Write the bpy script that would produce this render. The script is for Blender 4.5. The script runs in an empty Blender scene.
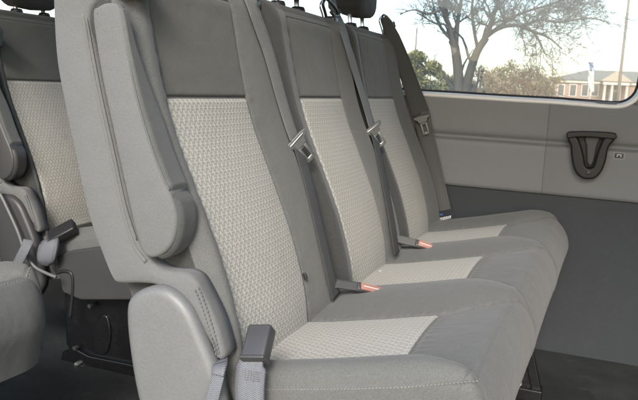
import bpy, bmesh, math, random
import numpy as np
from mathutils import Vector, Matrix
from mathutils.geometry import delaunay_2d_cdt as cdt
rnd = random.Random(7)
SC = bpy.context.scene
COL = SC.collection
PI = math.pi

# ------------------------------------------------------------------ camera frame (metres, camera at the origin)
FOC, CU, CV = 716.0, 319.0, 200.0
AX = np.array([1879, -208, 716.0]); AX /= np.linalg.norm(AX)
AY = np.array([284, 101, -716.0]); AY -= AX * AX.dot(AY); AY /= np.linalg.norm(AY)
AZ = np.cross(AX, AY)
FLOOR_Z = -0.775
WALL_Y = 2.24

def ray(u, v):
    d = np.array([u - CU, CV - v, -FOC]); return np.array([d @ AX, d @ AY, d @ AZ])
def px(u, v, X=None, Y=None, Z=None):
    """a measured point of the photograph turned into metres on a known plane"""
    r = ray(u, v)
    if X is not None: return r * (X / r[0])
    if Y is not None: return r * (Y / r[1])
    return r * (Z / r[2])

# ------------------------------------------------------------------ objects
def link(o, parent=None):
    COL.objects.link(o)
    if parent is not None: o.parent = parent
    return o
def wloc(o):
    l = np.zeros(3)
    while o is not None:
        l = l + np.array(o.location); o = o.parent
    return l
def thing(name, label, cat, loc, group=None):
    o = bpy.data.objects.new(name, None); o.empty_display_size = 0.05
    o.location = loc; link(o); o['label'] = label; o['category'] = cat
    if group: o['group'] = group
    return o
def tag(o, label, cat, group=None):
    o['label'] = label; o['category'] = cat
    if group: o['group'] = group
    return o
def struct(o, kind='structure'):
    o['kind'] = kind; return o
def obj(name, verts, faces, mat, parent=None, smooth=True, uv=None, mi=None, recalc=False):
    verts = np.asarray(verts, float).reshape(-1, 3) - (wloc(parent) if parent is not None else 0)
    me = bpy.data.meshes.new(name)
    me.from_pydata(verts.tolist(), [], [tuple(int(i) for i in f) for f in faces])
    mats = mat if isinstance(mat, (list, tuple)) else [mat]
    for m in mats: me.materials.append(m)
    if mi is not None: me.polygons.foreach_set('material_index', list(mi))
    if uv is not None:
        l = me.uv_layers.new(name='UVMap'); idx = np.zeros(len(me.loops), int); me.loops.foreach_get('vertex_index', idx)
        l.data.foreach_set('uv', np.asarray(uv, float)[idx].ravel())
    if recalc:
        bm = bmesh.new(); bm.from_mesh(me); bmesh.ops.recalc_face_normals(bm, faces=bm.faces); bm.to_mesh(me); bm.free()
    me.polygons.foreach_set('use_smooth', [smooth] * len(me.polygons)); me.update()
    return link(bpy.data.objects.new(name, me), parent)
class MB:
    """collects pieces of ONE mesh"""
    def __init__(s): s.v, s.f, s.n = [], [], 0
    def add(s, v, f):
        v = np.asarray(v, float).reshape(-1, 3)
        s.f += [tuple(int(i) + s.n for i in q) for q in f]; s.v.append(v); s.n += len(v); return s
    def build(s, name, mat, parent=None, smooth=True, recalc=True):
        return obj(name, np.concatenate(s.v), s.f, mat, parent, smooth, recalc=recalc)
def gridf(n, m, cu=False, cv=False, base=0):
    F = []
    for i in range(n if cu else n - 1):
        a = i * m; b = ((i + 1) % n) * m
        for j in range(m if cv else m - 1):
            k = (j + 1) % m; F.append((base + a + j, base + a + k, base + b + k, base + b + j))
    return F
def spline(pts, n, closed=False):
    p = np.asarray(pts, float); N = len(p); out = []
    segs = N if closed else N - 1
    t = np.linspace(0, segs, n, endpoint=not closed)
    for q in t:
        i = min(int(q), segs - 1); f = q - i
        if closed: a, b, c, d = (p[(i + k) % N] for k in (-1, 0, 1, 2))
        else:
            b, c = p[i], p[i + 1]; a = p[i - 1] if i > 0 else 2 * b - c; d = p[i + 2] if i + 2 < N else 2 * c - b
        out.append(.5 * (2 * b + (c - a) * f + (2 * a - 5 * b + 4 * c - d) * f * f + (3 * b - a - 3 * c + d) * f ** 3))
    return np.array(out)
def resamp(p, n):
    d = np.r_[0, np.cumsum(np.linalg.norm(np.diff(p, axis=0), axis=1))]
    t = np.linspace(0, d[-1], n); return np.stack([np.interp(t, d, p[:, k]) for k in range(p.shape[1])], 1)
def rbox(c, ax, dims, r=.003, seg=3):
    bm = bmesh.new(); bmesh.ops.create_cube(bm, size=1)
    for v in bm.verts: v.co = Vector((v.co.x * dims[0], v.co.y * dims[1], v.co.z * dims[2]))
    if r > 0: bmesh.ops.bevel(bm, geom=list(bm.edges), offset=min(r, min(dims) * .45), segments=seg, affect='EDGES', profile=.5)
    bm.verts.index_update()
    V = np.array([v.co[:] for v in bm.verts]) @ np.asarray(ax, float) + np.asarray(c, float)
    F = [[v.index for v in f.verts] for f in bm.faces]; bm.free(); return V, F
def axes(d, up):
    """rows: along d, sideways, towards up"""
    d = np.asarray(d, float); d /= np.linalg.norm(d); up = np.asarray(up, float)
    s = np.cross(up, d); s /= np.linalg.norm(s); return np.array([d, s, np.cross(d, s)])
def tube(path, rad, seg=10, cap=True):
    p = np.asarray(path, float); n = len(p); rad = np.ones(n) * rad if np.isscalar(rad) else np.asarray(rad)
    T = np.gradient(p, axis=0); T /= np.linalg.norm(T, axis=1)[:, None] + 1e-12
    up = np.array([0, 0, 1.]) if abs(T[0][2]) < .9 else np.array([1., 0, 0]); V = []
    a = np.linspace(0, 2 * PI, seg, endpoint=False)
    N = np.cross(up, T[0]); N /= np.linalg.norm(N)
    for i in range(n):
        N = N - T[i] * N.dot(T[i]); N /= np.linalg.norm(N) + 1e-12; B = np.cross(T[i], N)
        V.append(p[i] + rad[i] * (np.cos(a)[:, None] * N + np.sin(a)[:, None] * B))
    F = gridf(n, seg, cv=True)
    if cap: F += [tuple(range(seg))[::-1], tuple((n - 1) * seg + k for k in range(seg))]
    return np.concatenate(V), F
def ribbon(path, wdir, w, th=.0016):
    """webbing: a thin strap with rounded edges"""
    p = np.asarray(path, float); n = len(p); wd = np.asarray(wdir, float)
    if wd.ndim == 1: wd = np.tile(wd, (n, 1))
    T = np.gradient(p, axis=0); T /= np.linalg.norm(T, axis=1)[:, None]
    wd = wd - T * (wd * T).sum(1)[:, None]; wd /= np.linalg.norm(wd, axis=1)[:, None]
    N = np.cross(T, wd); w = np.ones(n) * w
    prof = [(-.5, -.3), (-.485, -.5), (-.25, -.5), (0, -.5), (.25, -.5), (.485, -.5), (.5, -.3), (.5, .3), (.485, .5), (.25, .5), (0, .5), (-.25, .5), (-.485, .5), (-.5, .3)]
    V = np.array([[p[i] + wd[i] * a * w[i] + N[i] * b * th for a, b in prof] for i in range(n)])
    m = len(prof); L = np.r_[0, np.cumsum(np.linalg.norm(np.diff(p, axis=0), axis=1))]
    uv = np.array([[(a * w[i], L[i]) for a, b in prof] for i in range(n)]).reshape(-1, 2)
    F = gridf(n, m, cv=True) + [tuple(range(m))[::-1], tuple((n - 1) * m + k for k in range(m))]
    return V.reshape(-1, 3), F, uv
def slab(poly, th, r, axis_out, seg=6, dense=None, back=True, hold=.004, puff=0.):
    """rounded slab: a closed planar outline (world points) grown th behind its face; axis_out points out of the face"""
    P = np.asarray(poly, float)
    if dense: P = resamp(np.vstack([P, P[:1]]), dense + 1)[:-1]
    n = len(P); o = np.asarray(axis_out, float)
    T = np.roll(P, -1, 0) - np.roll(P, 1, 0); T /= np.linalg.norm(T, axis=1)[:, None]
    N = np.cross(T, o)
    c = P.mean(0)
    area = sum(np.dot(np.cross(P[i] - c, P[(i + 1) % n] - c), o) for i in range(n))
    if area > 0: N = -N          # N points inwards
    rings = [P - o * th, P - o * r]
    for k in range(1, seg + 1):
        a = k / seg * PI / 2; rings.append(P + N * r * (1 - math.cos(a)) - o * r * (1 - math.sin(a)))
    rings.append(P + N * (r + hold) + o * puff)
    V = np.concatenate(rings); m = len(rings); F = gridf(m, n, cv=True)
    # caps: robust triangulation in the outline's plane
    e1 = np.cross(o, [0, 0, 1.]) if abs(o[2]) < .9 else np.cross(o, [1., 0, 0]); e1 /= np.linalg.norm(e1); e2 = np.cross(o, e1)
    for ring, flip in ((m - 1, False), (0, True)):
        if ring == 0 and not back: continue
        Q = V[ring * n:(ring + 1) * n]; q2 = [Vector((float((v - c) @ e1), float((v - c) @ e2))) for v in Q]
        h = float(((Q - c) @ o).mean())
        vs, _, fs, ov, _, _ = cdt(q2, [], [list(range(n))], 1, 1e-6)
        idx = []
        for k, v in enumerate(vs):
            if ov[k]: idx.append(ring * n + ov[k][0])
            else: idx.append(len(V)); V = np.vstack([V, c + e1 * v[0] + e2 * v[1] + o * h])
        F += [tuple(idx[i] for i in (f[::-1] if flip else f)) for f in fs]
    return V, F
def plate(poly, th, axis_out):
    return slab(poly, th, min(.0012, th * .4), axis_out, seg=2, hold=.0006)

# ------------------------------------------------------------------ materials
class NT:
    def __init__(s, name):
        s.m = bpy.data.materials.new(name); s.m.use_nodes = True; s.t = s.m.node_tree; s.t.nodes.clear()
        s.out = s.n('ShaderNodeOutputMaterial'); s.b = s.n('ShaderNodeBsdfPrincipled'); s.l(s.b.outputs[0], s.out.inputs[0])
    def n(s, k, **a):
        q = s.t.nodes.new(k)
        for x, y in a.items(): setattr(q, x, y)
        return q
    def l(s, a, b): s.t.links.new(a, b)
    def math(s, op, a, b=None, c=None, clamp=False):
        q = s.n('ShaderNodeMath', operation=op, use_clamp=clamp)
        for i, x in enumerate((a, b, c)):
            if x is None: continue
            if hasattr(x, 'is_linked'): s.l(x, q.inputs[i])
            else: q.inputs[i].default_value = x
        return q.outputs[0]
    def noise(s, scale, detail=2, rough=.5, vec=None, coord='Object', stretch=None):
        v = vec
        if v is None:
            tc = s.n('ShaderNodeTexCoord'); v = tc.outputs[coord]
        if stretch:
            mp = s.n('ShaderNodeMapping'); mp.inputs['Scale'].default_value = stretch; s.l(v, mp.inputs[0]); v = mp.outputs[0]
        q = s.n('ShaderNodeTexNoise'); q.inputs['Scale'].default_value = scale; q.inputs['Detail'].default_value = detail; q.inputs['Roughness'].default_value = rough
        s.l(v, q.inputs['Vector']); return q.outputs[0]
    def mix(s, fac, a, b):
        q = s.n('ShaderNodeMix', data_type='RGBA')
        if hasattr(fac, 'is_linked'): s.l(fac, q.inputs[0])
        else: q.inputs[0].default_value = fac
        for i, x in ((6, a), (7, b)):
            if hasattr(x, 'is_linked'): s.l(x, q.inputs[i])
            else: q.inputs[i].default_value = (*x, 1)
        return q.outputs[2]
    def ramp(s, f, a, b):
        q = s.n('ShaderNodeMapRange'); q.clamp = True; s.l(f, q.inputs[0]); q.inputs[1].default_value = a; q.inputs[2].default_value = b; return q.outputs[0]
    def bump(s, h, dist, strength=1., prev=None):
        q = s.n('ShaderNodeBump'); q.inputs['Strength'].default_value = strength; q.inputs['Distance'].default_value = dist
        s.l(h, q.inputs['Height'])
        if prev is not None: s.l(prev, q.inputs['Normal'])
        return q.outputs[0]
    def set(s, col=None, rough=None, nrm=None, spec=None, metal=None, sheen=None):
        def put(k, x):
            if x is None: return
            if hasattr(x, 'is_linked'): s.l(x, s.b.inputs[k])
            else: s.b.inputs[k].default_value = (*x, 1) if isinstance(x, tuple) else x
        put('Base Color', col); put('Roughness', rough); put('Normal', nrm); put('Specular IOR Level', spec); put('Metallic', metal); put('Sheen Weight', sheen)
        return s.m
def fabric(name, col, var=.17, grain=850, wrinkle=.0020, coarse=0, spec=.2, rough=.85, soil=.05):
    t = NT(name)
    tc = t.n('ShaderNodeTexCoord').outputs['Object']
    g = t.noise(grain, 2, .6, tc); g2 = t.noise(grain * .6, 2, .5, tc); w = t.noise(9, 3, .5, tc); w2 = t.noise(34, 2, .5, tc)
    f = t.math('ADD', t.math('MULTIPLY', g, .5), t.math('MULTIPLY', g2, .5))
    f = t.ramp(f, .36, .64)
    lo = tuple(c * (1 - var) for c in col); hi = tuple(min(1, c * (1 + var)) for c in col)
    c = t.mix(f, lo, hi)
    so = t.ramp(t.noise(5.5, 5, .62, tc), .42, .72)
    c = t.mix(t.math('MULTIPLY', so, soil * 2), c, tuple(x * .62 for x in col))
    nb = t.bump(w, .010 * wrinkle / .0015, .5)
    nb = t.bump(w2, .0022, .45, nb)
    cr = t.noise(16, 4, .55, tc, stretch=(1, .35, 1)); nb = t.bump(t.ramp(t.math('ABSOLUTE', t.math('SUBTRACT', cr, .5)), 0, .045), .0008, .16, nb)
    nb = t.bump(f, .0005 + coarse, .5, nb)
    return t.set(c, rough, nb, spec, sheen=.12)
def plastic(name, col, rough=.5, grain=700, gb=.0002, spec=.4, var=.06, scuff=.12):
    t = NT(name); tc = t.n('ShaderNodeTexCoord').outputs['Object']
    g = t.noise(grain, 2, .5, tc); s = t.noise(14, 6, .7, tc)
    sc = t.ramp(s, .48, .75)
    c = t.mix(t.ramp(g, .3, .7), tuple(x * (1 - var) for x in col), tuple(x * (1 + var) for x in col))
    c = t.mix(t.math('MULTIPLY', sc, scuff), c, tuple(min(1, x * 1.5 + .02) for x in col))
    r = t.math('ADD', rough - .05, t.math('MULTIPLY', s, .14))
    return t.set(c, r, t.bump(g, gb, .6), spec)
def webbing(name, col):
    t = NT(name); uv = t.n('ShaderNodeUVMap').outputs[0]
    sx = t.n('ShaderNodeSeparateXYZ'); t.l(uv, sx.inputs[0]); u, v = sx.outputs[0], sx.outputs[1]
    # herringbone ribs along the strap
    tri = t.math('ABSOLUTE', t.math('SUBTRACT', t.math('FRACT', t.math('MULTIPLY', u, 110)), .5))
    h = t.math('SINE', t.math('MULTIPLY', t.math('ADD', v, t.math('MULTIPLY', tri, .006)), 2 * PI / .0026))
    h = t.math('MULTIPLY_ADD', h, .5, .5)
    n = t.noise(300, 3, .6)
    edge = t.ramp(t.math('ABSOLUTE', u), .0145, .0165)
    c = t.mix(h, tuple(x * .68 for x in col), tuple(min(1, x * 1.2) for x in col))
    c = t.mix(t.math('MULTIPLY', t.ramp(n, .35, .75), .25), c, tuple(x * .7 for x in col))
    c = t.mix(t.math('MULTIPLY', edge, .35), c, tuple(x * .6 for x in col))
    return t.set(c, .62, t.bump(h, .0007, .8), .3)
def weave(name, light, dark, ru=.0118, rv=.0092):
    """two-tone jacquard: raised ribs with a wandering darker thread between them"""
    t = NT(name); uv = t.n('ShaderNodeUVMap').outputs[0]
    sx = t.n('ShaderNodeSeparateXYZ'); t.l(uv, sx.inputs[0])
    wob = t.noise(40, 2, .5); wob = t.math('MULTIPLY', t.math('SUBTRACT', wob, .5), .0022)
    u = t.math('ADD', sx.outputs[0], wob); v = t.math('ADD', sx.outputs[1], wob)
    row = t.math('DIVIDE', v, rv); r = t.math('FRACT', row); ri = t.math('FLOOR', row)
    sh = t.math('MULTIPLY', t.math('MODULO', ri, 2.0), .37)
    c = t.math('ADD', t.math('DIVIDE', u, ru), sh)
    s = t.math('SINE', t.math('MULTIPLY', c, 2 * PI))
    sq = t.math('MAXIMUM', t.math('MINIMUM', t.math('MULTIPLY', s, 2.6), 1.0), -1.0)
    y = t.math('MULTIPLY_ADD', sq, .27, .43)
    d = t.math('ABSOLUTE', t.math('SUBTRACT', r, y))
    slope = t.math('ABSOLUTE', t.math('COSINE', t.math('MULTIPLY', c, 2 * PI)))
    d = t.math('DIVIDE', d, t.math('MULTIPLY_ADD', t.math('POWER', slope, 3.0), 2.0, 1.0))
    line = t.math('SUBTRACT', 1.0, t.ramp(d, .06, .24))           # the dark thread
    rib = t.ramp(t.math('ABSOLUTE', t.math('SUBTRACT', r, .93)), .10, .02)  # raised rib between rows
    rib = t.math('SUBTRACT', 1.0, t.ramp(t.math('ABSOLUTE', t.math('SUBTRACT', r, .88)), .05, .19))
    n = t.noise(900, 2, .6); n2 = t.noise(160, 3, .6)
    f = t.math('MULTIPLY', line, t.math('MULTIPLY_ADD', n2, .7, .5), clamp=True)
    gap = t.math('SUBTRACT', 1.0, rib)
    base = t.mix(t.ramp(n, .25, .75), tuple(x * .88 for x in light), tuple(min(1, x * 1.07) for x in light))
    base = t.mix(t.math('MULTIPLY', gap, .22), base, dark)
    col = t.mix(f, base, dark)
    so = t.ramp(t.noise(6, 5, .6), .45, .75)
    col = t.mix(t.math('MULTIPLY', so, .10), col, dark)
    h = t.math('ADD', t.math('MULTIPLY', rib, .45), t.math('MULTIPLY', t.math('SUBTRACT', 1.0, line), .45))
    nb = t.bump(t.noise(9, 3, .5), .010, .35)
    nb = t.bump(h, .0010, .6, nb); nb = t.bump(n, .0003, .5, nb)
    return t.set(col, .9, nb, .15, sheen=.1)
def metal(name, col=(.72, .72, .70), rough=.25):
    t = NT(name); n = t.noise(60, 4, .6)
    return t.set(t.mix(t.ramp(n, .4, .8), col, tuple(x * .8 for x in col)), t.math('MULTIPLY_ADD', n, .2, rough - .08), None, .5, 1.0)
M = {}
M['fab'] = fabric('grey_seat_fabric', (.097, .099, .095))
M['fab_side'] = fabric('pale_grey_side_fabric', (.116, .118, .116), var=.12, grain=1000)
M['head'] = fabric('black_headrest_fabric', (.022, .023, .023), var=.3, grain=500)
M['fab_dark'] = fabric('grey_panel_fabric', (.090, .090, .082), var=.10, wrinkle=.0022)
M['fab_coarse'] = fabric('coarse_dark_fabric', (.042, .043, .041), var=.30, grain=900, coarse=.0006)
M['weave'] = weave('woven_insert_fabric', (.410, .402, .358), (.240, .235, .209))
M['arm_strip'] = fabric('smooth_armrest_vinyl', (.080, .083, .079), var=.10, grain=1200, rough=.6, spec=.3)
M['cover'] = plastic('grained_grey_plastic', (.116, .118, .117), .45, 300, .0005, .5)
M['blk'] = plastic('black_plastic', (.018, .018, .019), .38, 900, .00008, scuff=.2)
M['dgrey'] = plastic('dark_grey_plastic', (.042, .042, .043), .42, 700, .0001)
M['buckle'] = plastic('grey_buckle_plastic', (.045, .045, .047), .36, 900, .00006)
M['cap'] = fabric('ribbed_end_cap_cloth', (.066, .068, .066), grain=1100)
M['grip'] = plastic('mid_grey_grip_plastic', (.10, .104, .098), .35, 900, .00005)
M['orange'] = plastic('orange_release_button', (.29, .145, .115), .4, 900, .00004, scuff=.05)
M['web'] = webbing('grey_seat_belt_webbing', (.165, .167, .160))
M['web_mid'] = webbing('mid_grey_seat_belt_webbing', (.095, .096, .094))
M['web_light'] = webbing('pale_grey_webbing', (.140, .146, .160))
M['web_dark_shade'] = webbing('dark_shaded_webbing', (.062, .064, .064))  # belt shade put into the colour; also the dark buckle stalk
M['steel'] = metal('bright_steel', (.85, .85, .82), .38)
M['chrome'] = metal('polished_post_steel', (.92, .92, .90), .36)
M['blkmetal'] = plastic('black_painted_metal', (.005, .005, .006), .25, 300, .0002, .6)
M['trim'] = plastic('grey_wall_trim', (.140, .146, .151), .55, 800, .0003, .3, .07, .06)
M['trim_light'] = plastic('pale_grey_wall_trim', (.20, .198, .195), .55, 800, .0003, .3, .07, .06)
M['trim_low'] = plastic('dark_blue_grey_wall_trim', (.034, .038, .042), .75, 420, .0004, .2, .09, .14)
M['sill'] = plastic('pale_sill_plastic', (.62, .62, .61), .35, 900, .0001)
M['palegrey'] = plastic('pale_painted_metal', (.45, .45, .44), .5)
M['rubber'] = plastic('black_rubber_seal', (.02, .02, .02), .6)
M['hook'] = plastic('dark_moulded_plastic', (.012, .0125, .0135), .46, 700, .0001, .25)
M['hook_in'] = plastic('grey_moulded_plastic', (.045, .047, .050), .45, 700, .0001, .25)
M['white'] = plastic('white_print', (.75, .75, .73), .6, 900, .00002)
M['label_dark'] = plastic('dark_label_cloth', (.012, .016, .022), .7, 900, .00004)
M['label_blue'] = plastic('blue_print', (.03, .10, .25), .6)
M['thread'] = plastic('pale_thread', (.17, .167, .155), .8)
M['thread_dark'] = plastic('grey_thread', (.10, .10, .10), .8)
t = NT('dark_floor_vinyl'); n1 = t.noise(220, 3, .6); n2 = t.noise(6, 5, .6)
n3 = t.noise(600, 2, .5); d3 = t.ramp(t.noise(23, 6, .75), .56, .72)
M['floor'] = t.set(t.mix(t.math('MULTIPLY', d3, .35), t.mix(t.math('MULTIPLY_ADD', t.ramp(n2, .38, .7), .55, t.math('MULTIPLY', t.ramp(n3, .35, .65), .45)), (.014, .016, .017), (.048, .050, .048)), (.10, .098, .088)), .62, t.bump(n1, .0016, .8), .35)

# ------------------------------------------------------------------ setting: floor; unseen headliner and walls added to shape the light
def box_obj(name, lo, hi, mat, parent=None, r=.0):
    lo, hi = np.array(lo, float), np.array(hi, float)
    V, F = rbox((lo + hi) / 2, np.eye(3), hi - lo, r); return obj(name, V, F, mat, parent, smooth=False)
struct(box_obj('floor', (-4.2, .42, FLOOR_Z - .06), (2.2, WALL_Y + .02, FLOOR_Z), M['floor']))
M['liner'] = plastic('pale_headliner', (.26, .255, .245), .9, 300, .0004)
struct(box_obj('shade_ceiling', (-4.2, .50, .78), (2.2, WALL_Y + .08, .84), M['liner']))  # unseen roof, put in to keep open skylight off the seats

struct(box_obj('shade_wall_front', (.95, .50, FLOOR_Z + .004), (1.0, WALL_Y - .02, .776), M['trim_low']))  # unseen, added dark to cut the light from the van's front
struct(box_obj('shade_wall_rear', (-4.2, .50, FLOOR_Z + .004), (-4.15, WALL_Y - .04, .776), M['liner']))  # unseen end wall, added to close off stray skylight
struct(box_obj('shade_wall_beside_door', (-4.14, .44, FLOOR_Z + .004), (-2.1, .49, .776), M['liner']))  # unseen, added and shortened to set how much daylight enters

# ------------------------------------------------------------------ seats
FP = np.array([(-.500, -.470), (-.446, -.445), (-.446, -.405), (-.456, -.345), (-.482, -.263), (-.512, -.192), (-.541, -.128), (-.562, -.080), (-.580, -.027), (-.596, .035), (-.609, .095), (-.618, .132), (-.637, .158), (-.668, .165)])
RP = np.array([(-.520, -.475), (-.570, -.450), (-.590, -.405), (-.602, -.345), (-.630, -.263), (-.655, -.192), (-.672, -.128), (-.684, -.080), (-.692, -.027), (-.700, .035), (-.705, .095), (-.706, .132), (-.696, .158), (-.668, .165)])
_NP = 400
FD, RD = spline(FP, _NP), spline(RP, _NP)
_sq = np.linspace(0, 1, _NP)
def F_(s): return np.stack([np.interp(s, _sq, FD[:, k]) for k in (0, 1)], -1)
def R_(s): return np.stack([np.interp(s, _sq, RD[:, k]) for k in (0, 1)], -1)
_arc = np.r_[0, np.cumsum(np.linalg.norm(np.diff(FD, axis=0), axis=1))]
S_B = float(np.interp(-.027, FD[40:, 1], _sq[40:]))      # the line where woven insert and upper panel meet
S_TOP = float(np.interp(.141, FD[40:-60, 1], _sq[40:-60]))
S_BAND = float(np.interp(.1435, FD[40:-20, 1], _sq[40:-20]))
S_LOW = float(np.interp(-.395, FD[40:, 1], _sq[40:]))
def gauss(d, s): return np.exp(-(d / s) ** 2)

class Back:
    def __init__(b, yL, yR, bl, br, dx=0., hb=.15):
        b.yL, b.yR, b.y0, b.y1, b.dx, b.hb = yL, yR, yL - bl, yR + br, dx, hb
        b.bl, b.br = bl, br
    def wfront(b, y, s):
        """forward swell of the front skin, as a share of the thickness"""
        tl = np.clip((b.yL - y) / b.bl, 0, 1); tr = np.clip((y - b.yR) / b.br, 0, 1)
        bol = lambda t: np.sin(np.clip(t * 1.25, 0, 1) * PI * .62) * (1 - np.clip((t - .72) / .28, 0, 1) ** 2 * .75)
        sw = b.hb * (bol(tl) * (.95 if getattr(b, 'nodark', False) else min(1, b.bl / .09)) + bol(tr) * min(1, b.br / .09))
        mid = np.clip((y - b.yL) / (b.yR - b.yL), 0, 1)
        sw = sw + .05 * np.sin(mid * PI) ** .8
        fade = np.clip((1 - s) / .12, 0, 1) ** .6
        g = .028 * (gauss(y - b.yL, .0035) + gauss(y - b.yR, .0035)) * (s < S_TOP)
        ins = (y > b.yL) & (y < b.yR)
        g = g + .028 * (gauss((s - S_B) * .72, .0035) + gauss((s - S_TOP) * .72, .003)) * ins
        pk = (np.sin(s * 250 + 2 * np.sin(s * 31 + b.yL * 9)) + np.sin(s * 113 + b.yR * 20)) * .0050
        g = g + pk * (gauss(y - b.yL + .010, .013) + gauss(y - b.yR - .010, .013)) * (s < S_TOP)
        return -(sw * fade) + g
    def pt(b, y, s, w):
        f, r = F_(s), R_(s); p = f + (r - f) * w[..., None]
        return np.stack([p[..., 0] + b.dx, y, p[..., 1]], -1)
    def ends(b, s):
        k = np.clip((s - .88) / .12, 0, 1); ins = .030 * (1 - np.sqrt(np.clip(1 - k * k, 0, 1)))
        z = F_(s)[..., 1]; u = np.clip((z + .075) / .15, 0, 1); fl = getattr(b, 'flare', 0) * u * u * (3 - 2 * u)
        return b.y0 - fl + ins, b.y1 - ins
    def body(b, parent, name='backrest'):
        s = np.unique(np.r_[np.linspace(0, .85, 110), 1 - .15 * (np.linspace(1, 0, 40)) ** 2, S_B + np.linspace(-.02, .02, 15), S_TOP + np.linspace(-.012, .012, 9)])
        W = b.y1 - b.y0; rc = .024
        yn = np.unique(np.r_[np.linspace(b.y0 + rc, b.y1 - rc, 70), b.yL + np.linspace(-.01, .01, 13), b.yR + np.linspace(-.01, .01, 13)])
        yn = yn[(yn >= b.y0 + rc - 1e-6) & (yn <= b.y1 - rc + 1e-6)]
        a = np.linspace(0, PI / 2, 9)[1:]
        loop_y = list(yn) + list(b.y1 - rc + rc * np.sin(a)) + [b.y1] * 7 + list(b.y1 - rc + rc * np.cos(a)) + list(np.linspace(b.y1 - rc, b.y0 + rc, 16)[1:-1]) + list(b.y0 + rc - rc * np.sin(np.r_[0, a])) + [b.y0] * 7 + list(b.y0 + rc - rc * np.cos(a))[:-1]
        rw = .20
        wc = list(rw * (1 - np.cos(a))); side = list(np.linspace(rw, 1 - rw, 9)[1:-1])
        loop_w = [0] * len(yn) + wc + side + list(1 - rw + rw * np.sin(a)) + [1] * 14 + list(1 - rw + rw * np.cos(np.r_[0, a])) + side[::-1] + list(rw * (1 - np.sin(a)))[:-1]
        loop_y, loop_w = np.array(loop_y), np.array(loop_w); m = len(loop_y); n = len(s)
        S = np.repeat(s[:, None], m, 1); Yb = np.repeat(loop_y[None], n, 0); Wb = np.repeat(loop_w[None], n, 0)
        e0, e1 = b.ends(s); q = (Yb - b.y0) / W; Yr = e0[:, None] + q * (e1 - e0)[:, None]
        fr = np.clip(1 - Wb / .5, 0, 1)
        wf = b.wfront(Yr, S)
        P = b.pt(Yr, S, Wb + wf * fr)
        F = gridf(n, m, cv=True) + [tuple(range(m))[::-1], tuple((n - 1) * m + k for k in range(m))]
        mi = []
        for i in range(n - 1):
            for j in range(m):
                w = loop_w[j]; left = (not getattr(b, 'nodark', False)) and loop_y[j] < b.y0 + b.bl * .34; mi.append(1 if (w > .14 or s[i] > S_BAND or left) else 0)
        mi += [1, 1]
        return obj(name, P.reshape(-1, 3), F, [M['fab'], M['fab_coarse']], parent, mi=mi, recalc=True)
    def patch(b, name, s0, s1, mat, parent, lift=.016):
        n, m = 110, 70
        e = .0022
        s = np.linspace(s0, s1, n); y = np.linspace(b.yL + e, b.yR - e, m)
        S, Yy = np.meshgrid(s, y, indexing='ij')
        d = np.minimum.reduce([Yy - y[0], y[-1] - Yy, (S - s0) * .72, (s1 - S) * .72])
        k = np.clip(d / .006, 0, 1); k = np.sqrt(np.clip(1 - (1 - k) ** 2, 0, 1))
        mid = np.clip((Yy - b.yL) / (b.yR - b.yL), 0, 1); fade = np.clip((1 - S) / .12, 0, 1) ** .6
        w = -.05 * np.sin(mid * PI) ** .8 * fade - lift * k + .010 * (1 - k)
        P = b.pt(Yy, S, w)
        v = np.interp(S, _sq, _arc)
        return obj(name, P.reshape(-1, 3), gridf(n, m), mat, parent, uv=np.stack([Yy, v], -1).reshape(-1, 2), recalc=False)
    def full(b, parent, upper=True):
        o = b.body(parent)
        b.patch('insert_panel', S_LOW - .06, S_B - .004, M['weave'], o)
        if upper: b.patch('upper_panel', S_B + .002, S_TOP, M['fab_dark'], o, .012)
        return o

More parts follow.
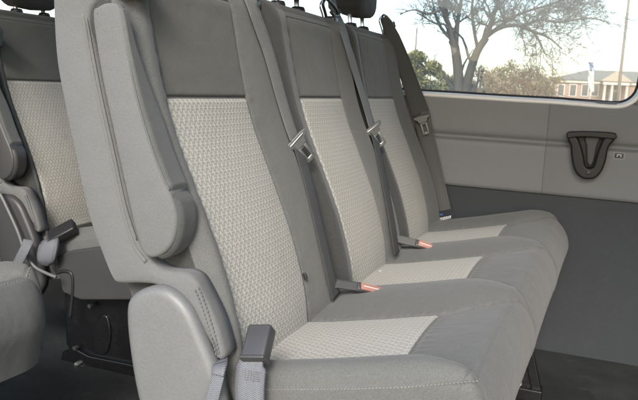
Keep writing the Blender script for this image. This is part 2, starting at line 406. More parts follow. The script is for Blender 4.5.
class Cushion:
    """one long cushion: seats = [(yL, yR) of each woven insert], between y0 and y1"""
    XS = np.array([-.56, -.50, -.45, -.40, -.35, -.30, -.23, -.17, -.12, -.09, -.05, .02])
    ZS = np.array([-.440, -.428, -.417, -.408, -.397, -.386, -.369, -.355, -.346, -.345, -.350, -.375])
    XI = -.212
    def __init__(c, y0, y1, seats, dx=0., xf=-.048, dz=0., R=.055, taper=1., D=.125): c.taper, c.D = taper, D; c.y0, c.y1, c.seats, c.dx, c.xf, c.dz, c.R = y0, y1, seats, dx, xf, dz, R
    def base(c, x): 
        return np.interp(x, _cx, _cz)
    def hump(c, x, y):
        h = 0 * x; g = 0 * x; k = np.clip((x - c.XI) / .125, 0, 1); n = len(c.seats)
        e = k ** 1.7; los, his = [], []
        for i, (a, b) in enumerate(c.seats):
            nw = (a - c.y0 - .012) if i == 0 else (a - c.seats[i - 1][1]) * .47
            fw = (c.y1 - b - .02) if i == n - 1 else (c.seats[i + 1][0] - b) * .47
            los.append(a - nw * e); his.append(b + fw * e)
            lo, hi = los[-1], his[-1]
            h = h + .007 * np.sin(np.clip((y - lo) / (hi - lo), 0, 1) * PI) ** .8
            g = g + gauss(y - lo, .0034) + gauss(y - hi, .0034) + gauss(x - c.XI, .0036) * ((y > a) & (y < b)) * .8
            pk = np.sin(x * 390 + 2.5 * np.sin(x * 47 + i)) * .0007 + np.sin(x * 171 + i * 2) * .0007; h = h + pk * (gauss(y - lo + .008, .013) + gauss(y - hi - .008, .013))
            pk = np.sin(y * 360 + 2.5 * np.sin(y * 41)) * .0007; h = h + pk * gauss(x - c.XI - .010, .012) * ((y > lo) & (y < hi))
        zones = [(np.full_like(x, c.y0 - .02), los[0], .09)] + [(his[i], los[i + 1], .24) for i in range(n - 1)] + [(his[-1], np.full_like(x, c.y1 + .02), .11)]
        for lo, hi, full in zones:
            wd = hi - lo; t = np.clip((y - lo) / wd, 0, 1)
            h = h + .026 * np.clip(wd / full, 0, 1) * np.sin(t * PI) ** .75 * np.clip((x + .56) / .1, 0, 1)
        return h - .0050 * np.clip(g, 0, 1.1) * (1 - .25 * k) * np.clip((c.xf + .01 - x) / .02, 0, 1)
    def ztop(c, x, y): return c.base(x) + c.hump(x, y)
    def body(c, parent, name='seat_cushion', mat=None):
        rx, ry, D, rz, a0 = .046, .026, c.D, .090, .50
        a_f = np.linspace(a0, PI / 2, 22)[1:]
        a = np.linspace(0, PI / 2, 22)
        x = np.unique(np.r_[np.linspace(-.56, c.xf - rx, 150), c.XI + np.linspace(-.012, .012, 13)])
        xs = np.r_[[-.56], x, c.xf - rx + rx * (np.sin(a_f) - math.sin(a0)) / (1 - math.sin(a0)), [c.xf - .003, c.xf - .010, c.xf - .022]]
        dx_ = np.r_[[D], 0 * x, rz * (math.cos(a0) - np.cos(a_f)), [.095, .112, D]]
        L = c.y1 - c.y0
        seams = np.concatenate([[p, q] for p, q in c.seats])
        y = np.unique(np.r_[np.linspace(c.y0 + ry, c.y1 - ry, int(L / .0030)), (seams[:, None] + np.linspace(-.012, .012, 13)).ravel()])
        ys = np.r_[[c.y0 + .012, c.y0 + .002, c.y0, c.y0], c.y0 + ry - ry * np.sin(a[1:][::-1]), y, c.y1 - ry + ry * np.sin(a[1:]), [c.y1, c.y1 - .006]]
        dy_ = np.r_[[D, .085, .055, ry + .008], ry * (1 - np.cos(a[1:][::-1])), 0 * y, ry * (1 - np.cos(a[1:])), [.06, D]]
        X, Yy = np.meshgrid(xs, ys, indexing='ij'); DX, DY = np.meshgrid(dx_, dy_, indexing='ij')
        XP = X.copy()
        X = X - .026 * np.clip((2.1 - Yy) / 1.27, 0, 1) * np.clip((X + .20) / .15, 0, 1) * c.taper  # front part sheared back towards the near end to fit the image silhouette
        # rounded plan corners at the front
        R = c.R
        for ye, sg in ((c.y0, 1), (c.y1, -1)):
            q = np.clip((R - (Yy - ye) * sg) / R, 0, 1); ins = R * (1 - np.sqrt(1 - q * q))
            fx = np.clip((X - (c.xf - .12)) / .12, 0, 1); X = X - ins * fx * (.75 if sg > 0 else .8)
        drop = (DX ** 4 + DY ** 4) ** .25; drop = np.minimum(drop, D)
        drop = drop + .0045 * gauss(XP - (c.xf - rx), .0032) * (DY < ry * .9) + .0035 * gauss(DY - ry * .62, .0035) * (DX < rx * .3)
        Z = c.ztop(np.minimum(X, c.xf - rx * .5), Yy) - drop
        P = np.stack([X + c.dx, Yy, Z + c.dz], -1); n, m = P.shape[:2]
        F = gridf(n, m)
        c.seam = P[int(np.argmin(abs(xs - (c.xf - rx))))][13:-10]
        obj('underside_cover', *rbox((-.34 + c.dx, (c.y0 + c.y1) / 2, -.485 + c.dz), np.eye(3), (.30, c.y1 - c.y0 - .06, .03), .006), M['blkmetal'], parent, smooth=False)  # black plate added to cover the open underside of the cushion mesh
        return obj(name, P.reshape(-1, 3), F, mat or M['fab'], parent, recalc=True)
    def inserts(c, parent):
        for a, b in c.seats:
            n, m, e = 90, 80, .002
            x = np.linspace(-.475, c.XI - e, n); y = np.linspace(a + e, b - e, m); X, Yy = np.meshgrid(x, y, indexing='ij')
            d = np.minimum.reduce([Yy - y[0], y[-1] - Yy, x[-1] - X]); k = np.clip(d / .006, 0, 1); k = np.sqrt(1 - (1 - k) ** 2)
            h = .006 * np.sin((Yy - a) / (b - a) * PI)
            P = np.stack([X + c.dx, Yy, c.base(X) + h + c.dz + .0022 * k - .0035 * (1 - k)], -1)
            obj('insert_panel', P.reshape(-1, 3), gridf(n, m), M['weave'], parent, uv=np.stack([Yy, X], -1).reshape(-1, 2))
_cx = np.linspace(-.56, .02, 300)
_cz = spline(np.stack([Cushion.XS, Cushion.ZS], 1), 2400); _cz = np.interp(_cx, _cz[:, 0], _cz[:, 1])

def stitches(path, n, ln, r, mat, parent, name='stitching'):
    p = resamp(np.asarray(path, float), n * 2); mb = MB()
    for i in range(n):
        a, b = p[2 * i], p[min(2 * i + 1, len(p) - 1)]; c = (a + b) / 2; d = (b - a) / (np.linalg.norm(b - a) + 1e-9)
        mb.add(*tube([c - d * ln / 2, c - d * ln * .3, c + d * ln * .3, c + d * ln / 2], [r * .4, r, r, r * .4], 5))
    return mb.build(name, mat, parent)
def shift(pts, d): return [np.asarray(p) + d for p in pts]

def near_end(bench, back, d, rows2=False):
    """armrest, its surround, recliner cover: the aisle end of a bench; d moves it to another row"""
    d = np.array(d, float); out = np.array([0, -1., 0])
    # side bolster round the folded armrest
    c_out = [(58, -46), (52, -14), (52, 15), (55, 60), (63, 105), (73, 152), (86, 212), (99, 250), (111, 279), (119, 284), (138, 284), (160, 288), (186, 312), (210, 345), (212, 355), (219, 361), (224, 357), (222, 345), (215, 322), (203, 296), (193, 279), (183, 273), (172, 272), (158, 268), (143, 252), (130, 215), (118, 162), (106, 108), (95, 55), (89, 24), (93, 6), (107, -3), (124, -6), (134, -6), (136, -20), (130, -46)]
    Yf = .802
    P = spline([px(u, v, Y=Yf) + d for u, v in c_out], 150, True)
    V, F = slab(P, .034, .0085, out, 7, dense=230, hold=.0015, puff=.0006)
    o = obj('side_bolster', V, F, M['fab_side'], bench, recalc=True)
    pth = [px(u, v, Y=Yf - .001) + d for u, v in [(198, 287), (202, 296), (209, 316), (215, 336), (219, 353)]]
    stitches(spline(pth, 40), 17, .0042, .0011, M['thread_dark'], o)
    pth = [px(u, v, Y=Yf - .001) + d for u, v in [(195, 290), (199, 299), (206, 319), (212, 339), (216, 355)]]
    stitches(spline(pth, 40), 17, .0042, .0011, M['thread_dark'], o)
    pip = [px(u, v, Y=Yf + .001) + d for u, v in [(83, 14), (88, 45), (98, 96), (110, 150), (122, 205), (134, 244), (146, 262)]]
    obj('piping', *tube(spline(pip, 50), .0032, 8), M['fab_side'], o)
    for du in (-4.2, 3.6):
        sp_ = [px(u + du, v, Y=Yf + .0006) + d for u, v in [(83, 18), (88, 45), (98, 96), (110, 150), (122, 205), (133, 240)]]
        obj('seam', *tube(spline(sp_, 50), .0011, 6), M['thread_dark'], o)
    # armrest: padded body seen from the side, smooth top strip facing forward, ribbed end cap
    a_out = [(93, 16), (98, 7), (107, 3), (117, 5), (121, 20), (126, 50), (135, 95), (148, 140), (161, 175), (170, 195), (176, 218), (173, 240), (163, 254), (150, 258), (142, 251), (134, 228), (124, 185), (112, 130), (101, 75)]
    Ya = .786
    P = spline([px(u, v, Y=Ya) + d for u, v in a_out], 120, True)
    V, F = slab(P, .045, .006, out, 6, dense=150, hold=.002, puff=.0006)
    def slim(V):
        u = np.clip((V[:, 2] - d[2] + .075) / .15, 0, 1); V[:, 1] = Ya + d[1] + (V[:, 1] - Ya - d[1]) * (1 - .68 * u * u * (3 - 2 * u)); return V
    V = slim(V)
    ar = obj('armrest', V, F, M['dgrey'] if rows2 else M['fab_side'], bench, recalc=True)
    # strip follows the armrest's forward edge
    e = spline([px(u, v, Y=Ya) + d for u, v in [(117, 6), (121, 20), (126, 50), (135, 95), (148, 140), (161, 175), (169, 192)]], 60)
    def band(path, y0, y1, lift, nrm_y=12, endr=0.):
        T = np.gradient(path, axis=0); T /= np.linalg.norm(T, axis=1)[:, None]; N = np.cross(T, [0, 1., 0]); N /= np.linalg.norm(N, axis=1)[:, None]
        if N[len(N) // 2][0] < 0: N = -N
        yy = np.linspace(y0, y1, nrm_y); rows = []
        k = np.minimum(1, np.minimum(np.arange(len(path)), np.arange(len(path))[::-1]) / 3.)
        for j, yv in enumerate(yy):
            q = min(1., min(yv - y0, y1 - yv) / .008); bulge = lift * math.sqrt(max(0, 1 - (1 - q) ** 2)); R = path + N * (bulge * k[:, None] - .0008 * (1 - k[:, None])); R[:, 1] += yv; rows.append(R)
        P = np.stack(rows, 1); return P.reshape(-1, 3), gridf(len(path), nrm_y)
    V, F = band(e, .003, .047, .005); V = slim(V)
    obj('top_strip', V, F, M['arm_strip'], ar, recalc=True)
    sm_ = e[2:-1] + np.array([.0004, .0022, 0]); obj('seam', *tube(sm_, .0010, 6), M['thread_dark'], ar)
    e2 = spline([px(u, v, Y=Ya) + d for u, v in [(170, 194), (176, 216), (174, 238), (165, 253), (152, 258)]], 30)
    V, F = band(e2, .004, .046, .0058)
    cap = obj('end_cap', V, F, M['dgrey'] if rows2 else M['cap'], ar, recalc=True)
    for yy in (.018, .031):
        V, F = tube(e2[3:-3] + np.array([.0046, yy, -.001]), .0010, 6)
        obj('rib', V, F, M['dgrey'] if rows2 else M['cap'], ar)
    # recliner cover
    r_out = [(124, 310), (128, 298), (140, 290), (158, 287), (173, 294), (188, 311), (202, 342), (213, 370), (219, 392), (226, 430), (226, 470), (190, 500), (160, 480), (146, 440), (136, 402), (130, 372), (125, 335)]
    Yc = .786
    P = spline([px(u, v, Y=Yc) + d for u, v in r_out], 120, True)
    V, F = slab(P, .026, .013, out, 8, dense=150, hold=.003, puff=.0004)
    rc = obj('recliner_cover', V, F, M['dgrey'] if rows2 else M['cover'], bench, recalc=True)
    return ar, rc

def leg_frame(bench, y, x0, x1, ztop):
    """welded black steel leg: two raked struts, a floor rail, bolts"""
    mb = MB()
    for a, b in (((x1 - .05, ztop), (x1 + .03, FLOOR_Z + .03)), ((x0 + .04, ztop), (x0 + .01, FLOOR_Z + .03)), ((x1 - .03, ztop), (x0 + .10, FLOOR_Z + .03))):
        p, q = np.array([a[0], y, a[1]]), np.array([b[0], y, b[1]]); c = (p + q) / 2; ax = axes(q - p, (0, 1., 0))
        mb.add(*rbox(c, ax, (np.linalg.norm(q - p), .024, .02), .003))
    mb.add([(x1 - .06, y + .004, ztop), (x1 + .02, y + .004, FLOOR_Z + .03), (x1 - .10, y + .004, FLOOR_Z + .03), (x1 - .06, y - .004, ztop), (x1 + .02, y - .004, FLOOR_Z + .03), (x1 - .10, y - .004, FLOOR_Z + .03)], [(0, 1, 2), (5, 4, 3), (0, 3, 4, 1), (1, 4, 5, 2), (2, 5, 3, 0)])
    mb.add(*rbox(((x0 + x1) / 2, y, FLOOR_Z + .018), np.eye(3), (x1 - x0 + .09, .045, .034), .004))
    o = mb.build('leg', M['blkmetal'], bench, smooth=False)
    cp = np.array([x1 - .045, y - .006, FLOOR_Z + .11]); obj('pivot_ring', *tube([cp + np.array([math.cos(a), 0, math.sin(a)]) * .020 for a in np.linspace(0, 2 * PI, 22)], .005, 8), M['blkmetal'], o); obj('bolt', *tube([cp, cp - [0, .016, 0]], .009, 6), M['steel'], o, smooth=False)
    for x in (x0 + .02, x1 - .015):
        p = np.array([x, y - .012, FLOOR_Z + .045]); obj('bolt', *tube([p, p - [0, .014, 0]], .009, 6), M['steel'], o, smooth=False)
    return o

def headrest(bench, yc, dx, lean=0., w=.20, back=None, posts=(-.055, .055), z0=.196, X0=-.672):
    """padded dark headrest on two steel posts"""
    n, m = 30, 36; th = np.linspace(0, 2 * PI, m, endpoint=False); V = []
    H, T = .165, .085
    for i in range(n):
        k = -1 + 2 * i / (n - 1); sc = (1 - abs(k) ** 4.0) ** .25 if abs(k) < 1 else 0.02
        c, s = np.cos(th), np.sin(th); e = .55
        xx = np.sign(c) * abs(c) ** e * T / 2 * sc; yy = np.sign(s) * abs(s) ** e * w / 2 * (.9 + .1 * sc) * max(sc, .05)
        zz = k * H / 2
        V.append(np.stack([X0 + dx + xx - .10 * (zz + H / 2) * .6, yc + yy, 0 * xx + z0 + H / 2 + zz], 1))
    hd = obj('headrest', np.concatenate(V), gridf(n, m, cv=True) + [tuple(range(m))[::-1], tuple((n - 1) * m + k for k in range(m))], M['head'], bench, recalc=True)
    for q in posts:
        a = np.array([X0 + dx + .006, yc + q, .13]); b = np.array([X0 + dx - .004, yc + q, z0 + .03])
        obj('post', *tube([a, b], .0062, 14), M['chrome'], hd)
        c = np.array([X0 + dx + .004, yc + q, .163])
        obj('collar', *tube([c, c + [0, 0, .004], c + [0, 0, .010], c + [0, 0, .011]], [.017, .017, .014, .008], 18), M['blk'], hd)
    return hd

# ---- the three-seat bench in front
bench = thing('bench_seat', 'three-place grey bench with pale woven inserts filling the middle of the photo', 'bench seat', (-.3, 1.5, FLOOR_Z))
S1, S2, S3 = (.880, 1.130), (1.370, 1.624), (1.826, 2.078)
b1 = Back(*S1, .050, .118); b2 = Back(*S2, .100, .092); b3 = Back(*S3, .090, .092)
b1.nodark = True; b1.flare = .024
B1, B2, B3 = b1.full(bench), b2.full(bench), b3.full(bench)
cu = Cushion(.826, 2.168, [(.905, 1.135), (1.375, 1.615), (1.826, 2.06)])
CU_ = cu.body(bench); cu.inserts(CU_)
AR, RC = near_end(bench, B1, (0, 0, 0))
st = [px(u, v, Y=.8262) for u, v in [(262, 389.5), (300, 389.5), (350, 389), (400, 387.5), (450, 383.5), (478, 381)]]
zz = spline(st, 60)
stitches(zz, 62, .0030, .0009, M['thread'], CU_)
for yc in (1.16, 1.84): leg_frame(bench, yc, -.50, -.112, -.47)
# steel beams under the cushion
for x in (-.47, -.17): obj('beam', *rbox((x, 1.5, -.485), np.eye(3), (.03, 1.22, .03), .004), M['blkmetal'], bench, smooth=False)
def button(u, v, y, parent, r=.0052):
    p = px(u, v, Y=y); nrm = np.array([.93, 0, .37])
    obj('button', *tube([p - nrm * .003, p + nrm * .004, p + nrm * .006, p + nrm * .0065], [r, r, r * .75, r * .3], 14), M['blk'], parent)
button(234.5, 317, .905, B1); 
p = px(303, 276, Y=1.128); obj('loop_tag', *rbox(p + [.004, 0, 0], axes((.37, 0, -.93), (.93, 0, .37)), (.012, .004, .006), .001), M['blk'], B1)
headrest(bench, 1.490, 0, z0=.184); headrest(bench, 1.972, 0, z0=.192); headrest(bench, 1.01, 0, z0=.205)

for lab, (u, v, z) in (('tiny white scrap on the far edge of the bench cushion near the van wall', (507, 217, -.352)), ('tiny white scrap on the middle seat cushion behind the nearer orange buckle', (381, 271.5, -.372))):
    p = px(u, v, Z=z); V = np.array([p + [rnd.uniform(-.0045, .0045), rnd.uniform(-.004, .004), rnd.uniform(-.001, .006)] for _ in range(7)])
    bm = bmesh.new(); [bm.verts.new(q) for q in V]; r_ = bmesh.ops.convex_hull(bm, input=bm.verts); bm.verts.index_update()
    sc_ = obj('paper_scrap', [q.co[:] for q in bm.verts], [[w_.index for w_ in f.verts] for f in bm.faces], M['white'], smooth=False); bm.free(); tag(sc_, lab, 'scrap')
# ---- seat belts
def latch(parent, c, along, face, mat_h, s=1.0, name='latch_plate', steel=None):
    steel = steel or M['steel']
    """steel tongue with a slot, moulded grip over its upper half"""
    A = axes(along, face)
    q = lambda a, b, z=0: np.asarray(c) + (A[0] * a + A[1] * b + A[2] * z) * s
    pts = [q(.000, -.013), (q(.030, -.010)), q(.032, .010), q(.000, .013)]
    mb = MB(); bar = .0045
    for a0, a1, y0, y1 in ((-.004, .040, -.0105, -.0052), (-.004, .040, .0052, .0105), (.031, .040, -.0052, .0052), (-.004, .008, -.0052, .0052)):
        mb.add(*rbox(q((a0 + a1) / 2, (y0 + y1) / 2), A, ((a1 - a0) * s, (y1 - y0) * s * 1.02, .0022 * s), .0006, 2))
    lp = mb.build(name, steel, parent)
    out = [q(-.020, -.024, .002), q(-.013, -.026, .002), q(-.006, -.018, .002), q(.003, -.0115, .002), q(.003, .0115, .002), q(-.006, .016, .002), q(-.010, .024, .002), q(-.019, .024, .002)]
    V, F = slab(spline(out, 40, True), .0055 * s, .002 * s, A[2], 4, hold=.001)
    obj('grip', V, F, mat_h, lp, recalc=True)
    V, F = rbox(q(-.0145, 0, .0022), A, (.0028 * s, .036 * s, .0018 * s), .0006); obj('slot_bar', V, F, steel, lp)
    return lp
def guide(parent, u, v, X, k=1.0):
    """looped belt guide standing on the shoulder of a backrest"""
    P = lambda a, b: px(u + a * k, v + b * k, X=X)
    g = obj('belt_guide', *tube(spline([P(2, 20), P(-1, 8), P(-3, 0), P(0, -5), P(6, 0), P(11, 7), P(12, 12)], 40), .0040, 8), M['blk'], parent)
    obj('guide_edge', *tube(spline([P(-1.5, 18), P(-4, 9), P(-6, 2), P(-4, -3)], 24), .0024, 8), M['steel'], g)
    obj('guide_hook', *tube(spline([P(12, 4), P(13, 10), P(9, 12), P(5, 8)], 24), .0042, 8), M['blk'], g)
    obj('guide_foot', *rbox(P(5, 17), np.eye(3), (.03, .03, .022), .006), M['blk'], g)
def bp(u, v, off):
    X = -.5
    for _ in range(12):
        z = px(u, v, X=X)[2]; X = float(np.interp(z, FD[40:, 1], FD[40:, 0])) + off
    return px(u, v, X=X)
def belt(name, label, up, low, lpc, mat_u, mat_l, grip, loc, lat_s=1.0, w=.037):
    t = thing(name, label, 'seat belt', loc, 'seat belts of the three-place bench')
    p = spline([bp(u, v, x) for u, v, x in up], 60)
    V, F, uv = ribbon(p, (0.1, 1, 0.0), w); obj('webbing', V, F, mat_u, t, uv=uv)
    for q in low:
        p = spline([bp(u, v, x) for u, v, x in q], 50)
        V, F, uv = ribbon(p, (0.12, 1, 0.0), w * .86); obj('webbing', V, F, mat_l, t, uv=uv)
    c, along = lpc
    latch(t, c, along, -np.asarray(c) / np.linalg.norm(c) + np.array([.35, 0, .1]), grip, lat_s)
    return t
c1 = bp(300.5, 145, .034); c1b = bp(310.5, 157, .036)
T1 = belt('seat_belt', 'light grey seat belt hanging between the nearest and middle backrests with steel tongue', 
     [(245, -12, .014), (251, 3, .020), (268, 50, .024), (282, 100, .026), (290, 126, .028), (295, 140, .028)],
     [[(293, 133, .024), (299, 150, .027), (308, 180, .028), (319, 225, .028), (330, 272, .03), (336, 297, .03)]], (c1, c1b - c1), M['web'], M['web_dark_shade'], M['grip'], c1, 1.0)  # lower strap: same belt, its shadow put into a darker colour
c2 = bp(375.5, 132.5, .034); c2b = bp(382.5, 144, .036)
T2 = belt('seat_belt', 'grey seat belt hanging between the middle and farthest backrests with steel tongue', 
     [(330, -2, .004), (336, 12, .012), (346, 40, .022), (358, 80, .026), (367, 110, .028), (372, 128, .028)],
     [[(370, 122, .024), (374, 135, .027), (381, 165, .028), (389, 205, .028), (394, 235, .03), (397, 254, .03)]], (c2, c2b - c2), M['web'], M['web_dark_shade'], M['grip'], c2, 1.0, w=.036)  # lower strap darkened by colour for the shadow between the seats
BYW = 2.192
c3 = px(423, 122, Y=BYW - .012); c3b = px(426, 133, Y=BYW - .012)
def belt3():
    t = thing('seat_belt', 'shaded seat belt hanging against the van wall with a printed label at its foot', 'seat belt', c3, 'seat belts of the three-place bench')
    p = spline([px(u, v, Y=y) for u, v, y in [(384, 17, 2.085), (391, 33, 2.11), (402, 60, 2.15), (412, 88, 2.18), (421, 114, BYW)]], 60)
    V, F, uv = ribbon(p, (1, .25, .1), np.interp(np.linspace(0, 1, 60), [0, .3, 1], [.020, .042, .054])); obj('webbing', V, F, M['web_dark_shade'], t, uv=uv)  # upper strap coloured dark for the shade it hangs in
    p = spline([px(u, v, Y=BYW) for u, v in [(421, 112), (427, 140), (435, 175), (444, 214), (448, 232)]], 50)
    V, F, uv = ribbon(p, (1, 0, .1), .050); obj('webbing', V, F, M['web_mid'], t, uv=uv)
    latch(t, c3, c3b - c3, -c3, M['blk'], 1.0, steel=M['grip']); return t
T3 = belt3()
# label sewn to the foot of the far belt
pc = px(445, 216, Y=BYW - .004); ld = px(446.5, 222, Y=BYW) - px(443.5, 210, Y=BYW); A = axes(ld, (0, -1, 0))
lb = obj('belt_label', *rbox(pc, A, (.036, .045, .0016), .0005), M['label_dark'], T3, smooth=False)
mb = MB()
rr = random.Random(3)
for r_, a in enumerate((.004, .0085)):
    x = -.017
    while x < .016:
        w = rr.uniform(.002, .005); mb.add(*rbox(pc + A[0] * a + A[1] * (x + w / 2) + A[2] * .0011, A, (.0028, w, .0006), 0)); x += w + .0014
mb.build('label_print', M['white'], lb, smooth=False)
obj('label_mark', *rbox(pc - A[0] * .007 - A[1] * .010 + A[2] * .0011, A, (.006, .010, .0006), 0), M['label_blue'], lb, smooth=False)
guide(T1, 246, -12, -.640); guide(T2, 326, 4, -.640); guide(T3, 384, 19, -.640, .8)

# ---- buckles with orange release buttons, lying at the root of the middle and far backrests
def orange_buckle(label, a, b, X0, X1, w):
    p, q = px(*a, X=X0), px(*b, X=X1); c = (p + q) / 2
    t = thing('seat_belt_buckle', label, 'buckle', c - [0, 0, .015], 'orange belt buckles on the bench cushion')
    A = axes(q - p, -c / np.linalg.norm(c) + np.array([0, 0, .55])); L = np.linalg.norm(q - p)
    obj('housing', *rbox(c - A[2] * .006 - A[0] * .004, A, (L * 1.02, w, .019), .004), M['buckle'], t)
    obj('release_button', *rbox(c + A[2] * .0035 + A[0] * .002, A, (L * .98, w * .78, .006), .002), M['orange'], t)
    obj('button_line', *rbox(c + A[2] * .0067 + A[0] * .002, A, (L * .80, w * .11, .0012), .0004), M['palegrey'], t)
    s = p - A[0] * .002; V, F, uv = ribbon(spline([s + A[0] * .01, s - A[0] * .02 - A[2] * .006, s - A[0] * .05 - A[2] * .012, s - A[0] * .09 - A[2] * .03], 24), A[1], w * 1.05, .004)
    obj('stalk', V, F, M['web_mid'] if 'farthest' in label else M['web_dark_shade'], t, uv=uv)
    return t
orange_buckle('orange buckle on the cushion by the middle backrest, nearer of the two', (359, 286.5), (380, 291.5), -.385, -.353, .0170)
orange_buckle('orange buckle on the cushion by the farthest backrest, beside grey webbing', (417, 243), (431, 247.5), -.385, -.353, .0190)
# near end buckle: big grey housing on a wide quilted sleeve
def end_buckle(label, d, dark=False):
    d = np.array(d, float)
    P = lambda u, v, Y: px(u, v, Y=Y) + d
    top = (P(245, 323, .835) + P(275, 325, .835)) / 2; bot = (P(239, 357, .800) + P(265, 359, .800)) / 2
    t = thing('seat_belt_buckle', label, 'buckle', (bot + top) / 2 - [0, 0, .04])
    wd = P(264, 358, .80) - P(239, 357, .80); A = axes(bot - top, np.cross(bot - top, wd)); 
    if A[2][1] > 0: A = axes(bot - top, -np.cross(bot - top, wd))
    L = np.linalg.norm(bot - top); c = (top + bot) / 2
    obj('housing', *rbox(c - A[2] * .009, A, (L, .0345, .022), .004, 4), M['blk'] if dark else M['buckle'], t)
    obj('lower_lip', *rbox(bot - A[2] * .008 - A[0] * .001, A, (.005, .036, .0235), .002, 3), M['buckle'], t)
    s0 = bot - A[2] * .009
    pth = spline([s0 - A[0] * .006, P(252, 366, .806), P(250, 385, .800), P(250, 405, .797), P(250, 440, .80)], 40)
    w = np.interp(np.linspace(0, 1, 40), [0, .10, .30, .6, 1], [.026, .030, .0425, .042, .038])
    V, F, uv = ribbon(pth, A[1], w, .006); sl = obj('sleeve', V, F, M['web_light'], t, uv=uv)
    k = 15; T_ = pth[k + 1] - pth[k]; A2 = axes(T_, A[2])
    mb = MB()
    for r_ in range(5):
        for cx_ in np.linspace(-.014, .014, 8):
            mb.add(*rbox(pth[k] + A2[0] * (r_ * .0028 - .006) + A2[1] * cx_ + A2[2] * .0034, A2, (.0011, .0030, .0010), .0003, 1))
    mb.build('stitching', M['thread_dark' if not dark else 'thread'], sl, smooth=False)
    return t
end_buckle('large grey buckle on pale webbing sleeve at the near end of the bench', (0, 0, 0))
# lap strap leaving the gap beside the recliner cover
sp = thing('belt_strap', 'pale folded strap between the plastic recliner cover and the large grey buckle', 'strap', px(215, 395, Y=.79))
pth = spline([px(221, 358, Y=.815), px(220, 368, Y=.788), px(216, 384, Y=.779), px(212, 400, Y=.776), px(206, 430, Y=.775)], 40)
V, F, uv = ribbon(pth, (1, 0, .25), .0185, .0022); obj('webbing', V, F, M['web_light'], sp, uv=uv)
V, F, uv = ribbon(pth[5:15] + [0, -.0028, 0], (1, 0, .25), .0192, .0022); obj('fold', V, F, M['web_light'], sp, uv=uv)

# ---- row behind: aisle seat on the far side, and the near one whose cushion corner shows
d2 = np.array([-.89, .632, -.045])
rear = thing('rear_seat', 'shaded grey seat in the row behind, far side of the aisle, black buckle on it', 'seat', (-1.2, 1.7, FLOOR_Z))
rb = Back(1.512, 1.762, .034, .118, dx=-.92); RB = rb.full(rear)
rcu = Cushion(1.455, 1.90, [(1.537, 1.767)], dx=-.92, dz=-.035, taper=0.); RCU = rcu.body(rear); rcu.inserts(RCU)
near_end(rear, RB, d2, True)
headrest(rear, 1.70, -.92, z0=.175)
p = px(45.5, 214.5, Y=1.535); nrm = np.array([.93, 0, .37]); obj('button', *tube([p - nrm * .003, p + nrm * .004, p + nrm * .0065], [.0052, .0052, .002], 14), M['blk'], RB)
t = thing('seat_belt_buckle', 'black buckle with round grey sleeve on the seat in the row behind', 'buckle', px(52, 245, Y=1.42))
p, q = px(75, 225.5, Y=1.455), px(50, 239, Y=1.425); A = axes(q - p, (.25, -.45, .85))
obj('housing', *rbox((p + q) / 2, A, (np.linalg.norm(q - p), .040, .024), .004, 3), M['blk'], t)
obj('lower_lip', *rbox(q, A, (.006, .042, .026), .002, 3), M['dgrey'], t)
pth = spline([q - A[2] * .004, px(50, 243, Y=1.410), px(48, 251, Y=1.402), px(46, 259, Y=1.402), px(45, 264, Y=1.41)], 30)
tt = np.linspace(-.75, 1, 30); V, F, uv = ribbon(pth, (.9, .2, .25), .052 * np.sqrt(np.clip(1 - tt ** 2, .12, 1)), .012); obj('sleeve', V, F, M['web_light'], t, uv=uv)
t = thing('belt_strap', 'short grey strap end hanging over the rim of the dark cover in the row behind', 'strap', px(20, 257, Y=1.37))
pth = spline([px(29, 240, Y=1.385), px(26, 247, Y=1.372), px(21, 257, Y=1.366), px(16, 267, Y=1.366)], 20); V, F, uv = ribbon(pth, (.85, .1, -.4), .026, .004); obj('webbing', V, F, M['web_light'], t, uv=uv)
sh = [px(u, v, Y=1.440) for u, v in [(56, 256), (70, 251), (100, 247), (150, 244), (150, 300), (80, 300), (62, 292)]]
V, F = slab(np.array(sh), .02, .004, (0, -1, 0), 4, dense=80, hold=.002); obj('side_shield', V, F, M['dgrey'], rear, recalc=True)
obj('cover_rim', *tube(spline([px(u, v, Y=1.395) for u, v in [(-8, 186), (0, 194), (9, 212), (18, 232), (25, 252), (34, 266), (46, 273), (56, 277)]], 40), .0042, 8), M['cover'], rear)
single = thing('rear_seat', 'near seat of the row behind, only its pale rounded cushion corner in view', 'seat', (-1.2, .7, FLOOR_Z))
sb = Back(.63, .88, .09, .08, dx=-.86); sb.full(single)
scu = Cushion(.52, .995, [(.63, .88)], dx=-.815, R=.085, taper=0., D=.160, dz=-.014); SCU = scu.body(single); scu.inserts(SCU)
stitches(scu.seam[40:] + [.003, 0, .0022], 56, .0042, .0010, M['thread'], SCU)
leg_frame(single, .74, -1.36, -1.08, -.47)

# ------------------------------------------------------------------ van side wall with its window
wall = thing('van_side_wall', 'grey moulded inner wall of the van with window above dark lower panel', 'van wall', (-.2, WALL_Y, FLOOR_Z))
def profile_panel(name, x0, x1, prof, mat, parent):
    """prof: (inward depth, z) from bottom to top, run along the wall"""
    pr = np.array(prof); xs = [x0, x0 + .003, x1 - .003, x1]; ins = [-.0014, 0, 0, -.0014]
    V = np.array([[(x, WALL_Y - p[0] - i, p[1]) for p in pr] for x, i in zip(xs, ins)])
    return obj(name, V.reshape(-1, 3), gridf(4, len(pr)), mat, parent, smooth=True)
zb = px(540, 193.5, Y=WALL_Y - .01)[2]; zg = px(495, 139, Y=WALL_Y - .01)[2]; zs = px(500, 97.5, Y=WALL_Y - .01)[2]
xseam = px(548, 130, Y=WALL_Y)[0]
low = [(.004, FLOOR_Z - .01), (.004, zb - .03), (.004, zb + .004)]
profile_panel('lower_panel', -4.2, 2.2, low, M['trim_low'], wall)
up_ = []
for z in np.linspace(zb, zg - .016, 14): up_.append((.013 + .012 * math.sin((z - zb) / (zg - zb) * PI * .5), z))
